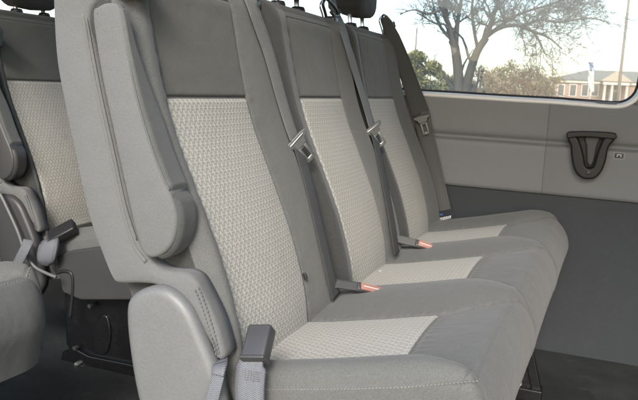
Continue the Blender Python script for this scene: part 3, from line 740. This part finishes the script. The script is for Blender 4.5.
up_[0] = (.006, zb - .0006); up_.insert(1, (.012, zb + .0004))
up_ += [(.0235, zg - .011), (.018, zg - .007), (.010, zg - .004), (.007, zg), (.008, zg + .005), (.014, zg + .010), (.017, zg + .014)]
for z in np.linspace(zg + .022, zs - .008, 10): up_.append((.018 + .004 * (z - zg) / (zs - zg), z))
up_ += [(.021, zs - .003), (.012, zs + .002), (.002, zs + .003)]
profile_panel('upper_panel', -4.2, xseam - .0003, up_, M['trim'], wall)
profile_panel('upper_panel', xseam + .0003, 2.2, up_, M['trim'], wall)
box_obj('seam_backing', (-4.2, WALL_Y + .030, FLOOR_Z - .30), (2.2, WALL_Y + .045, zs - .012), M['trim_low'], wall)  # backing added behind the panels to cover the bright gap at their seam
# window: opening with a rounded lower corner, sill lip, rubber, glass, upper header
WY = WALL_Y - .012
sill_px = [(300, 86.5), (420, 93.0), (510, 98.6), (556, 101.2), (600, 104.6), (618, 105.4), (628, 103), (636, 97), (641, 88), (645, 70)]
c_in = [px(u, v, Y=WY) for u, v in sill_px]
x_left = -1.42; ztop = .62
right_x = c_in[-1][0]
path = spline(c_in, 80)
path = np.vstack([[x_left, WY, path[0][2]], path, [right_x + .012, WY, .30], [right_x + .02, WY, ztop]])
path = resamp(path, 220)
def sweep_frame(path, prof, name, mat, parent):
    """prof: (outwards in the wall plane, towards the room)"""
    T = np.gradient(path, axis=0); T /= np.linalg.norm(T, axis=1)[:, None]
    N = -np.cross(T, [0, 1., 0])         # in plane, pointing away from the opening
    V = np.array([[p + n * a + np.array([0, -b, 0]) for a, b in prof] for p, n in zip(path, N)])
    return obj(name, V.reshape(-1, 3), gridf(len(path), len(prof)), mat, parent, recalc=True)
sweep_frame(path, [(-.006, -.05), (-.006, -.010), (-.005, .004), (-.002, .010), (.001, .0125), (.004, .0135), (.007, .0125), (.0095, .010), (.0105, .004), (.0105, -.02)], 'sill', M['sill'], wall)
sweep_frame(path, [(-.0125, -.060), (-.0125, -.046), (-.0105, -.043), (-.007, -.045), (-.005, -.060)], 'rubber_seal', M['rubber'], wall)
# plain trim beside and above the window
def flat(name, x0, x1, z0, z1, mat, y=None):
    y = WALL_Y - .010 if y is None else y
    return obj(name, [(x0, y, z0), (x1, y, z0), (x1, y, z1), (x0, y, z1)], [(0, 1, 2, 3)], mat, wall, smooth=False)
# right pillar follows the window corner
pil = [p for p in path if p[0] > c_in[5][0] - .02]
V = []; 
for p in pil: V += [p + [.006, .002, -.006], [2.2, WY + .002, p[2] - .006]]
V = [[2.2, WY + .002, zs - .004]] and V
obj('pillar_trim', V, [(2 * i, 2 * i + 1, 2 * i + 3, 2 * i + 2) for i in range(len(pil) - 1)], M['trim'], wall, smooth=False)
flat('pillar_trim', -1.75, x_left, zs - .004, ztop + .2, M['trim']); flat('header_trim', -4.2, 2.2, ztop, .80, M['trim'], WALL_Y - .014)
flat('pillar_trim', -4.2, -3.1, zs - .004, ztop + .2, M['trim'])
g = NT('window_glass'); g.t.nodes.remove(g.b)
tr = g.n('ShaderNodeBsdfTransparent'); tr.inputs[0].default_value = (.88, .90, .86, 1); gl = g.n('ShaderNodeBsdfGlossy'); gl.inputs['Roughness'].default_value = .02
fr = g.n('ShaderNodeFresnel'); fr.inputs[0].default_value = 1.5; mx = g.n('ShaderNodeMixShader')
g.l(fr.outputs[0], mx.inputs[0]); g.l(tr.outputs[0], mx.inputs[1]); g.l(gl.outputs[0], mx.inputs[2]); tl = g.n('ShaderNodeBsdfTranslucent'); tl.inputs[0].default_value = (.9, .9, .86, 1); m2 = g.n('ShaderNodeMixShader'); dn = g.ramp(g.noise(3, 6, .7), .3, .8); g.l(g.math('MULTIPLY_ADD', dn, .09, .085), m2.inputs[0]); g.l(mx.outputs[0], m2.inputs[1]); g.l(tl.outputs[0], m2.inputs[2]); g.l(m2.outputs[0], g.out.inputs[0]); M['glass'] = g.m
gy = WALL_Y + .045
obj('window_pane', [(x_left - .03, gy, zs - .06), (right_x + .08, gy, zs - .06), (right_x + .08, gy, ztop + .03), (x_left - .03, gy, ztop + .03)], [(0, 1, 2, 3)], M['glass'], wall, smooth=False)
obj('window_pane', [(-3.12, gy, zs - .04), (-1.73, gy, zs - .04), (-1.73, gy, ztop + .03), (-3.12, gy, ztop + .03)], [(0, 1, 2, 3)], M['glass'], wall, smooth=False)
# moulded hook pocket
HY = WALL_Y - .024
o_ = [(567.5, 134), (570, 132.2), (592, 132.0), (613, 133.6), (616, 136), (615.5, 140), (610, 143), (607, 150), (605, 162), (601, 172), (595, 178), (588, 179.2), (580.5, 177), (574.5, 169), (571.5, 156), (570, 146), (568, 141)]
left = [(569, 137), (576.5, 137), (580.5, 145), (583.5, 156), (585.5, 166), (589.5, 168.5), (593.5, 166), (596.5, 156), (600, 146), (605, 137.5), (614.5, 138)]
outer = [(613, 142), (608.5, 148), (606, 160), (602, 171), (595.5, 178), (588, 179.4), (580.5, 177.5), (574, 169.5), (571, 156), (570.5, 146), (568, 141)]
P = [px(u, v, Y=HY - .030) for u, v in left + outer]
V, F = slab(spline(P, 130, True), .06, .0062, (0, -1, 0), 6, dense=170, hold=.0008); hk = obj('wall_hook', V, F, M['hook'], wall, recalc=True)
V, F = slab(np.array([px(u, v, Y=HY - .001) for u, v in [(574, 134), (608, 134.5), (598, 168), (583, 167)]]), .03, .002, (0, -1, 0), 3, dense=50, hold=.001); obj('pocket', V, F, M['hook'], hk, recalc=True)
V, F = slab(spline([px(u, v, Y=HY - .012) for u, v in [(585, 136), (600, 136.5), (597, 147), (593, 164), (587, 164), (586, 148)]], 50, True), .014, .006, (0, -1, 0), 5, hold=.001); obj('tongue', V, F, M['hook_in'], hk, recalc=True)
V, F = slab(spline([px(u, v, Y=HY - .034) for u, v in [(566.5, 134), (570, 131.8), (592, 131.6), (613, 133), (616.5, 135.5), (615.5, 139), (605, 138.6), (592, 137.4), (578, 137.2), (568, 138.4)]], 90, True), .06, .0035, (0, -1, 0), 4, dense=110, hold=.0006); obj('top_bar', V, F, M['hook'], hk, recalc=True)
p = px(588.5, 172.5, Y=HY - .0295); obj('screw_cap', *tube([p, p - [0, .003, 0], p - [0, .004, 0]], [.0065, .0065, .004], 14), M['hook_in'], hk)
# small socket plate
p = px(619, 156, Y=HY + .004); A = np.eye(3)
sk = obj('socket_plate', *rbox(p, A, (.034, .010, .023), .003), M['trim_light'], wall)
obj('socket_face', *rbox(p - [0, .004, -.001], A, (.024, .006, .014), .002), M['hook_in'], sk)
mb = MB(); 
for a, b, w, h in ((0, .003, .012, .0018), (-.005, 0, .0018, .007), (.005, 0, .0018, .007)): mb.add(*rbox(p + [a, -.0072, b + .001], A, (w, .001, h), 0))
mb.build('socket_mark', M['palegrey'], sk, smooth=False)
# black frame of the row behind, standing on the floor across the aisle
fx = rear
Yb = 1.50
out = [px(u, v, Y=Yb) for u, v in [(57, 296), (76, 296), (84, 330), (100, 345), (150, 352), (170, 380), (160, 386), (120, 378), (86, 371), (64, 364), (60, 350), (66, 330)]]
mb = MB(); V, F = slab(np.array([px(u, v, Y=Yb) for u, v in [(64, 288), (150, 288), (158, 362), (120, 366), (76, 358), (66, 345)]]), .03, .004, (0, -1, 0), 3, dense=60); 
obj('side_plate', V, F, M['blkmetal'], fx, recalc=True)
rl = [px(u, v, Y=Yb - .012) for u, v in [(62, 352), (72, 347), (88, 356), (128, 364), (170, 374), (170, 388), (128, 381), (92, 374), (70, 368), (60, 362)]]
V, F = slab(np.array(rl), .05, .003, (0, -1, 0), 3, dense=70, hold=.001); obj('floor_rail', V, F, M['blkmetal'], fx, recalc=True)
sl_ = [px(u, v, Y=Yb - .006) for u, v in [(100, 316), (95, 324), (92, 338), (94, 349), (100, 355), (107, 352), (110, 338), (109, 324), (106, 316)]]
V, F = slab(spline(sl_, 60, True), .008, .003, (0, -1, 0), 4, hold=.001); obj('slot_boss', V, F, M['blkmetal'], fx, recalc=True)
for u, v in [(79, 363), (85, 366), (77, 347), (92, 305)]:
    p = px(u, v, Y=Yb - .01); obj('bolt', *tube([p, p - [0, .012, 0]], .006, 6), M['dgrey'] if v != 363 else M['steel'], fx, smooth=False)
obj('lever', *tube(spline([px(u, v, Y=1.44) for u, v in [(57, 273), (64, 271), (71, 273), (73, 282), (72, 300), (70, 318)]], 30), .0045, 8), M['blk'], fx)

# ------------------------------------------------------------------ outdoors
GZ = -1.55
t = NT('winter_grass'); n = t.noise(.6, 6, .7); n2 = t.noise(14, 3, .6)
M['grass'] = t.set(t.mix(t.math('MULTIPLY_ADD', n2, .4, t.math('MULTIPLY', n, .6)), (.05, .06, .025), (.13, .12, .06)), .95)
struct(obj('ground', [(-400, -60, GZ), (400, -60, GZ), (400, 700, GZ), (-400, 700, GZ)], [(0, 1, 2, 3)], M['grass'], smooth=False))
t = NT('tree_bark'); n = t.noise(7, 6, .7, stretch=(1, 1, .25))
M['bark'] = t.set(t.mix(t.ramp(n, .3, .7), (.040, .033, .024), (.085, .072, .054)), .9, t.bump(n, .03, .8))
def leafmat(name, a, b):
    t = NT(name); oi = t.n('ShaderNodeNewGeometry').outputs['Random Per Island']
    t.set(t.mix(oi, a, b), .7, None, .25); return t.m
class Tree:
    def __init__(s, seed): s.r = random.Random(seed); s.big, s.tw = MB(), MB()
    def branch(s, p, d, L, rad, lvl, up=.12, wig=.18):
        r = s.r; n = 6; pts = [np.array(p)]; d = np.array(d, float); d /= np.linalg.norm(d); dirs = [d]
        for i in range(n):
            d = d + np.array([r.gauss(0, wig), r.gauss(0, wig), r.gauss(0, wig) + up * .4]); d /= np.linalg.norm(d)
            pts.append(pts[-1] + d * L / n); dirs.append(d)
        rr = np.maximum(np.linspace(rad, rad * (.5 if lvl > 0 else .3), n + 1), .0030)
        (s.big if lvl >= 3 else s.tw).add(*tube(pts, rr, 7 if lvl >= 3 else (5 if lvl == 2 else 3), cap=False))
        if lvl > 0: s.kids(pts, dirs, rr, L, lvl)
    def kids(s, pts, dirs, rr, L, lvl, count=None, thin=.25):
        r = s.r
        for i in range(1, len(pts)):
            for _ in range(count or (3 if lvl == 1 else 2)):
                if r.random() < .25: continue
                f = r.random(); q = pts[i - 1] * (1 - f) + pts[i] * f; d = dirs[i]
                s2 = np.cross(d, [r.gauss(0, 1), r.gauss(0, 1), r.gauss(0, 1)]); s2 /= np.linalg.norm(s2) + 1e-9
                a = r.uniform(.45, 1.0); nd = d * math.cos(a) + s2 * math.sin(a)
                s.branch(q, nd, L * r.uniform(.38, .62), rr[i] * r.uniform(.38, .55), lvl - 1, .15, .2)
def limb(tr, pxs, Ys, r0, r1, lvl, cnt=2):
    P = spline([px(u, v, Y=y) for (u, v), y in zip(pxs, Ys)], 26)
    rr = np.linspace(r0, r1, len(P)); tr.big.add(*tube(P, rr, 10))
    dirs = np.gradient(P, axis=0); dirs /= np.linalg.norm(dirs, axis=1)[:, None]
    idx = list(range(5, 26, 3)); L = np.linalg.norm(P[-1] - P[0])
    tr.kids([P[i] for i in idx], [dirs[i] for i in idx], [rr[i] for i in idx], min(L * .8, 2.4), lvl, cnt)
TY = 15.
big = thing('bare_tree', 'large leafless forked tree with spreading branches outside the van window', 'tree', px(462, 100, Y=TY) * [1, 1, 0] + [0, 0, GZ])
tr = Tree(11)
base = px(461, 155, Y=TY)
limb(tr, [(460, 160), (460, 120), (459, 95), (458, 70), (455, 48), (452, 40)], [TY] * 6, .125, .085, 1, 1)
limb(tr, [(464, 160), (463, 115), (465, 93), (470, 72), (477, 52), (486, 38)], [TY, TY, TY, TY - .1, TY - .2, TY - .3], .115, .075, 1, 1)
limb(tr, [(454, 44), (449, 25), (442, 8), (434, -14), (428, -40)], [TY, TY, TY - .2, TY - .4, TY - .6], .058, .022, 3)
limb(tr, [(456, 46), (458, 20), (462, -5), (466, -40)], [TY, TY + .2, TY + .5, TY + .8], .052, .022, 3)
limb(tr, [(453, 40), (445, 33), (438, 22), (434, 8), (430, -8)], [TY, TY + .2, TY + .4, TY + .5, TY + .6], .045, .015, 2)
limb(tr, [(484, 40), (492, 20), (499, -2), (506, -30)], [TY - .3, TY - .4, TY - .6, TY - .8], .058, .022, 3)
limb(tr, [(486, 37), (498, 29), (514, 25), (532, 31), (549, 38), (562, 49)], [TY - .3, TY - .6, TY - 1, TY - 1.3, TY - 1.6, TY - 1.8], .048, .012, 3, 3)
limb(tr, [(486, 37), (500, 26), (520, 14), (545, 6), (570, -2)], [TY - .3, TY - .2, TY + .2, TY + .5, TY + .8], .046, .014, 3, 3)
limb(tr, [(478, 50), (474, 30), (472, 10), (474, -15)], [TY - .2, TY - .5, TY - .8, TY - 1.], .04, .02, 2)
limb(tr, [(522, 27), (540, 20), (560, 22), (590, 18), (612, 24)], [TY - 1, TY - .8, TY - .6, TY - .5, TY - .4], .03, .008, 2, 3)
limb(tr, [(532, 31), (540, 42), (544, 52), (551, 57)], [TY - 1.3, TY - 1.4, TY - 1.5, TY - 1.5], .02, .007, 1)
limb(tr, [(441, 10), (428, 14), (414, 10), (400, 14)], [TY - .2, TY - .5, TY - .8, TY - 1], .03, .010, 2)
limb(tr, [(505, -5), (525, -12), (560, -8), (600, 0)], [TY - .6, TY - .2, TY + .3, TY + .6], .04, .010, 3, 3)
M['twig'] = M['bark']
tr.big.build('trunk', M['bark'], big, recalc=False); tr.tw.build('crown', M['twig'], big, recalc=False)
def leaf_cloud(mb, c, rad, n, size, r, flat=1.):
    V = np.array([r.gauss(0, 1) for _ in range(3 * n)]).reshape(-1, 3); V /= np.linalg.norm(V, axis=1)[:, None]
    V *= (np.array([r.random() for _ in range(n)]) ** .45)[:, None]
    for v in V:
        p = np.asarray(c) + v * rad; a = np.array([r.gauss(0, 1), r.gauss(0, 1), r.gauss(0, 1)]); a /= np.linalg.norm(a)
        b = np.cross(a, [r.gauss(0, 1), r.gauss(0, 1), r.gauss(0, 1)]); b /= np.linalg.norm(b); s = size * r.uniform(.6, 1.3)
        mb.add([p - a * s, p + b * s * .45, p + a * s, p - b * s * .45], [(0, 1, 2, 3)])
def shrub(name, label, cat, u, v0, v1, w, Y, mat, n, size, seed, group=None, clumps=9, twigs=True):
    r = random.Random(seed); top = px(u, v0, Y=Y); bot = np.array([top[0], Y, GZ]); wm = w * Y / FOC
    o = thing(name, label, cat, bot, group); mb = MB(); H = top[2] - GZ
    tk = MB()
    for k in range(clumps):
        f = (k + .5) / clumps; z = GZ + H * (.12 + .80 * f); sw = wm * (1.0 - .55 * max(0, f - .35))
        c = np.array([top[0] + r.uniform(-.55, .55) * sw, Y + r.uniform(-.5, .5) * wm, z]); rad = np.array([sw * r.uniform(.35, .6), wm * .5, H / clumps * r.uniform(.9, 1.5)])
        leaf_cloud(mb, c, rad, n // clumps, size, r)
        tk.add(*tube(spline([bot, bot + (c - bot) * [.2, .2, .5], c], 8), np.linspace(.05, .012, 8), 5))
        if twigs:
            for _ in range(22):
                e = c + np.array([r.gauss(0, .6) * rad[0], r.gauss(0, .4) * rad[1], abs(r.gauss(.9, .7)) * rad[2]]); tk.add(*tube([c - [0, 0, rad[2] * .4], (c + e) / 2, e], [.012, .008, .004], 4))
    tk.build('trunk', M['bark'], o, recalc=False); mb.build('crown', mat, o, smooth=False, recalc=False)
    return o
M['leaf_g'] = leafmat('evergreen_leaves', (.07, .08, .028), (.22, .20, .07))
M['leaf_b'] = leafmat('dry_brown_leaves', (.12, .090, .052), (.21, .165, .105))
M['leaf_y'] = leafmat('olive_winter_leaves', (.09, .085, .035), (.19, .17, .085))
shrub('evergreen_tree', 'bushy green evergreen tree left of the bare tree outside the window', 'tree', 420, 48, 95, 34, 24., M['leaf_g'], 7000, .07, 1, clumps=14)
hed = [(447, 68, 22, 30, 'leaf_y', 'olive shrub just left of the forked bare trunk'), (483, 66, 30, 28, 'leaf_b', 'brown winter shrub just right of the forked bare trunk'),
       (508, 60, 34, 33, 'leaf_y', 'tall olive shrub between the forked trunk and the brick building'), (530, 66, 34, 29, 'leaf_b', 'wide brown shrub under the long drooping branch'), (552, 74, 26, 36, 'leaf_y', 'low olive shrub at the left end of the brick building')]
hed += [(462, 74, 26, 41, 'leaf_y', 'pale shrub seen between the two trunks of the bare tree'), (497, 72, 22, 44, 'leaf_b', 'small brown shrub half hidden behind the wide shrubs'), (543, 70, 22, 47, 'leaf_b', 'brown shrub nearest the corner of the brick building'),
        (518, 76, 30, 24, 'leaf_b', 'low brown shrub directly above the panel seam'), (473, 79, 20, 25, 'leaf_b', 'low brown shrub touching the right trunk of the bare tree')]
for i, (u, v, w, Y, m, lab) in enumerate(hed): shrub('winter_shrub', lab, 'shrub', u, v, 96, w, float(Y), M[m], 2600, .06, 20 + i, 'winter shrubs along the far side', 12)
# poles
def pole(name, label, cat, u, vt, Y, r, mat, arm=None):
    tp = px(u, vt, Y=Y); bt = np.array([tp[0], Y, GZ]); o = thing(name, label, cat, bt)
    obj('shaft', *tube([bt, (bt + tp) / 2, tp], [r, r * .9, r * .8], 10), mat, o)
    if arm: 
        for z, L in arm: obj('cross_arm', *rbox(tp - [0, 0, z], np.eye(3), (L, .12, .12), .01), mat, o)
    return o
M['wood'] = plastic('weathered_pole_wood', (.16, .145, .125), .8, 30, .004); M['palegrey'] = plastic('pale_painted_metal', (.45, .45, .44), .5)
pole('utility_pole', 'tall utility pole at the right end of the window above the brick building', 'utility pole', 633.5, -40, 60., .13, M['wood'], [(1.2, 2.2)])
pole('utility_pole', 'thin utility pole above the green evergreen tree', 'utility pole', 417, 28, 50., .07, M['wood'])
pole('lamp_post', 'pale post between the evergreen tree and the forked bare tree', 'post', 436, 40, 32., .07, M['palegrey'], [(.4, .8)])
fo = thing('banner_flag', 'blue and white feather flag on a thin pole before the brick building', 'flag', [px(594, 80, Y=50.)[0], 50., GZ])
tp = px(594, 58, Y=50.); obj('flag_pole', *tube([[tp[0], 50, GZ], tp], .03, 8), M['palegrey'], fo)
def cloth(v0, v1, w, mat, name):
    n = 20; P = []
    for i in range(n):
        v = v0 + (v1 - v0) * i / (n - 1); q = px(594, v, Y=50.); 
        for j in range(6): P.append([q[0] - j / 5 * w * (1 - .3 * i / n), 50 + .08 * math.sin(j * 1.3 + i * .4), q[2]])
    o = obj(name, P, gridf(n, 6), mat, fo); md = o.modifiers.new('thick', 'SOLIDIFY'); md.thickness = .01; return o
M['blue'] = plastic('blue_flag_cloth', (.10, .15, .27), .8); cloth(62, 71, .34, M['blue'], 'flag_cloth'); cloth(71, 92, .40, M['palegrey'], 'flag_cloth')
# brick building with a portico
BY = 95.
t = NT('red_brick'); uvn = t.n('ShaderNodeTexCoord').outputs['Object']; br = t.n('ShaderNodeTexBrick'); br.inputs['Scale'].default_value = 3.2
mp = t.n('ShaderNodeMapping'); mp.inputs['Rotation'].default_value = (PI / 2, 0, 0); t.l(uvn, mp.inputs[0]); t.l(mp.outputs[0], br.inputs[0])
br.inputs['Color1'].default_value = (.22, .14, .105, 1); br.inputs['Color2'].default_value = (.27, .17, .13, 1); br.inputs['Mortar'].default_value = (.35, .3, .27, 1)
M['brick'] = t.set(br.outputs[0], .9)
M['shingle'] = plastic('grey_green_shingles', (.15, .16, .14), .9, 8, .01); M['stone'] = plastic('white_painted_trim', (.42, .41, .385), .7, 8, .001); M['dkglass'] = plastic('dark_window_glass', (.06, .07, .08), .15)
M['tan'] = plastic('tan_stucco', (.30, .265, .215), .85, 6, .002)
bl = thing('brick_building', 'red brick building with white columned portico and hipped roof outside', 'building', [px(610, 100, Y=BY)[0], BY, GZ])
ev = px(600, 81, Y=BY)[2]; rz = px(600, 68.5, Y=BY)[2]; xl = px(553, 85, Y=BY)[0]; xr = 16.
def bbox(name, lo, hi, mat, parent=bl): return box_obj(name, lo, hi, mat, parent, .0)
wl = bbox('wall', (xl, BY, GZ), (xr, BY + 12, ev), M['brick'])
o_ = .5; V = [(xl - o_, BY - o_, ev), (xr + o_, BY - o_, ev), (xr + o_, BY + 12 + o_, ev), (xl - o_, BY + 12 + o_, ev), (px(586, 68, Y=BY)[0], BY + 6, rz), (xr - 4, BY + 6, rz)]
obj('roof', V, [(0, 1, 5, 4), (1, 2, 5), (2, 3, 4, 5), (3, 0, 4), (3, 2, 1, 0)], M['shingle'], bl, smooth=False)
bbox('cornice', (xl - .3, BY - .3, ev - .35), (xr + .3, BY - .02, ev - .02), M['stone'])
for u in (561, 573, 585, 595): 
    p = px(u, 90, Y=BY); w = bbox('window', (p[0] - .45, BY - .10, p[2] - .8), (p[0] + .45, BY - .01, p[2] + .75), M['stone'])
    box_obj('pane', (p[0] - .33, BY - .13, p[2] - .68), (p[0] + .33, BY - .105, p[2] + .63), M['dkglass'], w)
pl, pr = px(603, 83, Y=BY - 3)[0], px(630, 83, Y=BY - 3)[0]; pe0, pe1 = px(616, 85, Y=BY - 3)[2], px(616, 81.5, Y=BY - 3)[2]; pa = px(616, 70.5, Y=BY - 3)[2]
bbox('entablature', (pl, BY - 3, pe0), (pr, BY - .32, pe1), M['stone'])
yy0, yy1 = BY - 3.2, BY - .35; V = [(pl - .3, yy0, pe1 + .004), (pr + .3, yy0, pe1 + .004), ((pl + pr) / 2, yy0, pa), (pl - .3, yy1, pe1 + .004), (pr + .3, yy1, pe1 + .004), ((pl + pr) / 2, yy1, pa)]
obj('pediment', V, [(0, 1, 2), (5, 4, 3), (0, 3, 4, 1), (1, 4, 5, 2), (2, 5, 3, 0)], M['tan'], bl, smooth=False)
for k in range(4):
    x = pl + .25 + (pr - pl - .5) * k / 3; obj('column', *tube([(x, BY - 2.7, GZ), (x, BY - 2.7, GZ + .2), (x, BY - 2.7, pe0 - .1), (x, BY - 2.7, pe0)], [.28, .2, .17, .24], 14), M['stone'], bl)
dr = bbox('door', ((pl + pr) / 2 - .7, BY - .15, GZ), ((pl + pr) / 2 + .7, BY - .01, pe0 - .5), M['stone']); box_obj('pane', ((pl + pr) / 2 - .5, BY - .18, GZ + .3), ((pl + pr) / 2 + .5, BY - .155, pe0 - .8), M['dkglass'], dr)

# ------------------------------------------------------------------ light, sky, camera
EL, AZM = math.radians(34), math.radians(167)
w = bpy.data.worlds.new('World'); SC.world = w; w.use_nodes = True; nt = w.node_tree
sky = nt.nodes.new('ShaderNodeTexSky'); sky.sky_type = 'NISHITA'; sky.sun_disc = False; sky.sun_elevation = EL; sky.sun_rotation = AZM
sky.air_density = 1.0; sky.dust_density = 1.8; sky.ozone_density = .4
bg = nt.nodes['Background']; nt.links.new(sky.outputs[0], bg.inputs[0]); bg.inputs[1].default_value = .13
sun = bpy.data.lights.new('sun', 'SUN'); sun.energy = .95; sun.angle = math.radians(16); sun.color = (1, .99, .975)
so = bpy.data.objects.new('sun', sun); link(so)
dirv = Vector((math.sin(AZM) * math.cos(EL), math.cos(AZM) * math.cos(EL), math.sin(EL)))
so.rotation_euler = dirv.to_track_quat('Z', 'Y').to_euler(); so.location = dirv * 20
cam = bpy.data.cameras.new('camera'); co = bpy.data.objects.new('camera', cam); link(co); SC.camera = co
cam.sensor_width = 36; cam.lens = 36 * FOC / 638; cam.dof.use_dof = True; cam.dof.focus_distance = 1.2; cam.dof.aperture_fstop = 22; cam.clip_start = .02; cam.clip_end = 2000
R = Matrix(((AX[0], AX[1], AX[2]), (AY[0], AY[1], AY[2]), (AZ[0], AZ[1], AZ[2])))
co.matrix_world = R.to_4x4()
SC.view_settings.view_transform = 'Standard'; SC.view_settings.look = 'None'; SC.view_settings.gamma = 1; SC.view_settings.exposure = 1.82
SC.cycles.max_bounces = 8; SC.cycles.diffuse_bounces = 5; SC.cycles.use_denoising = True
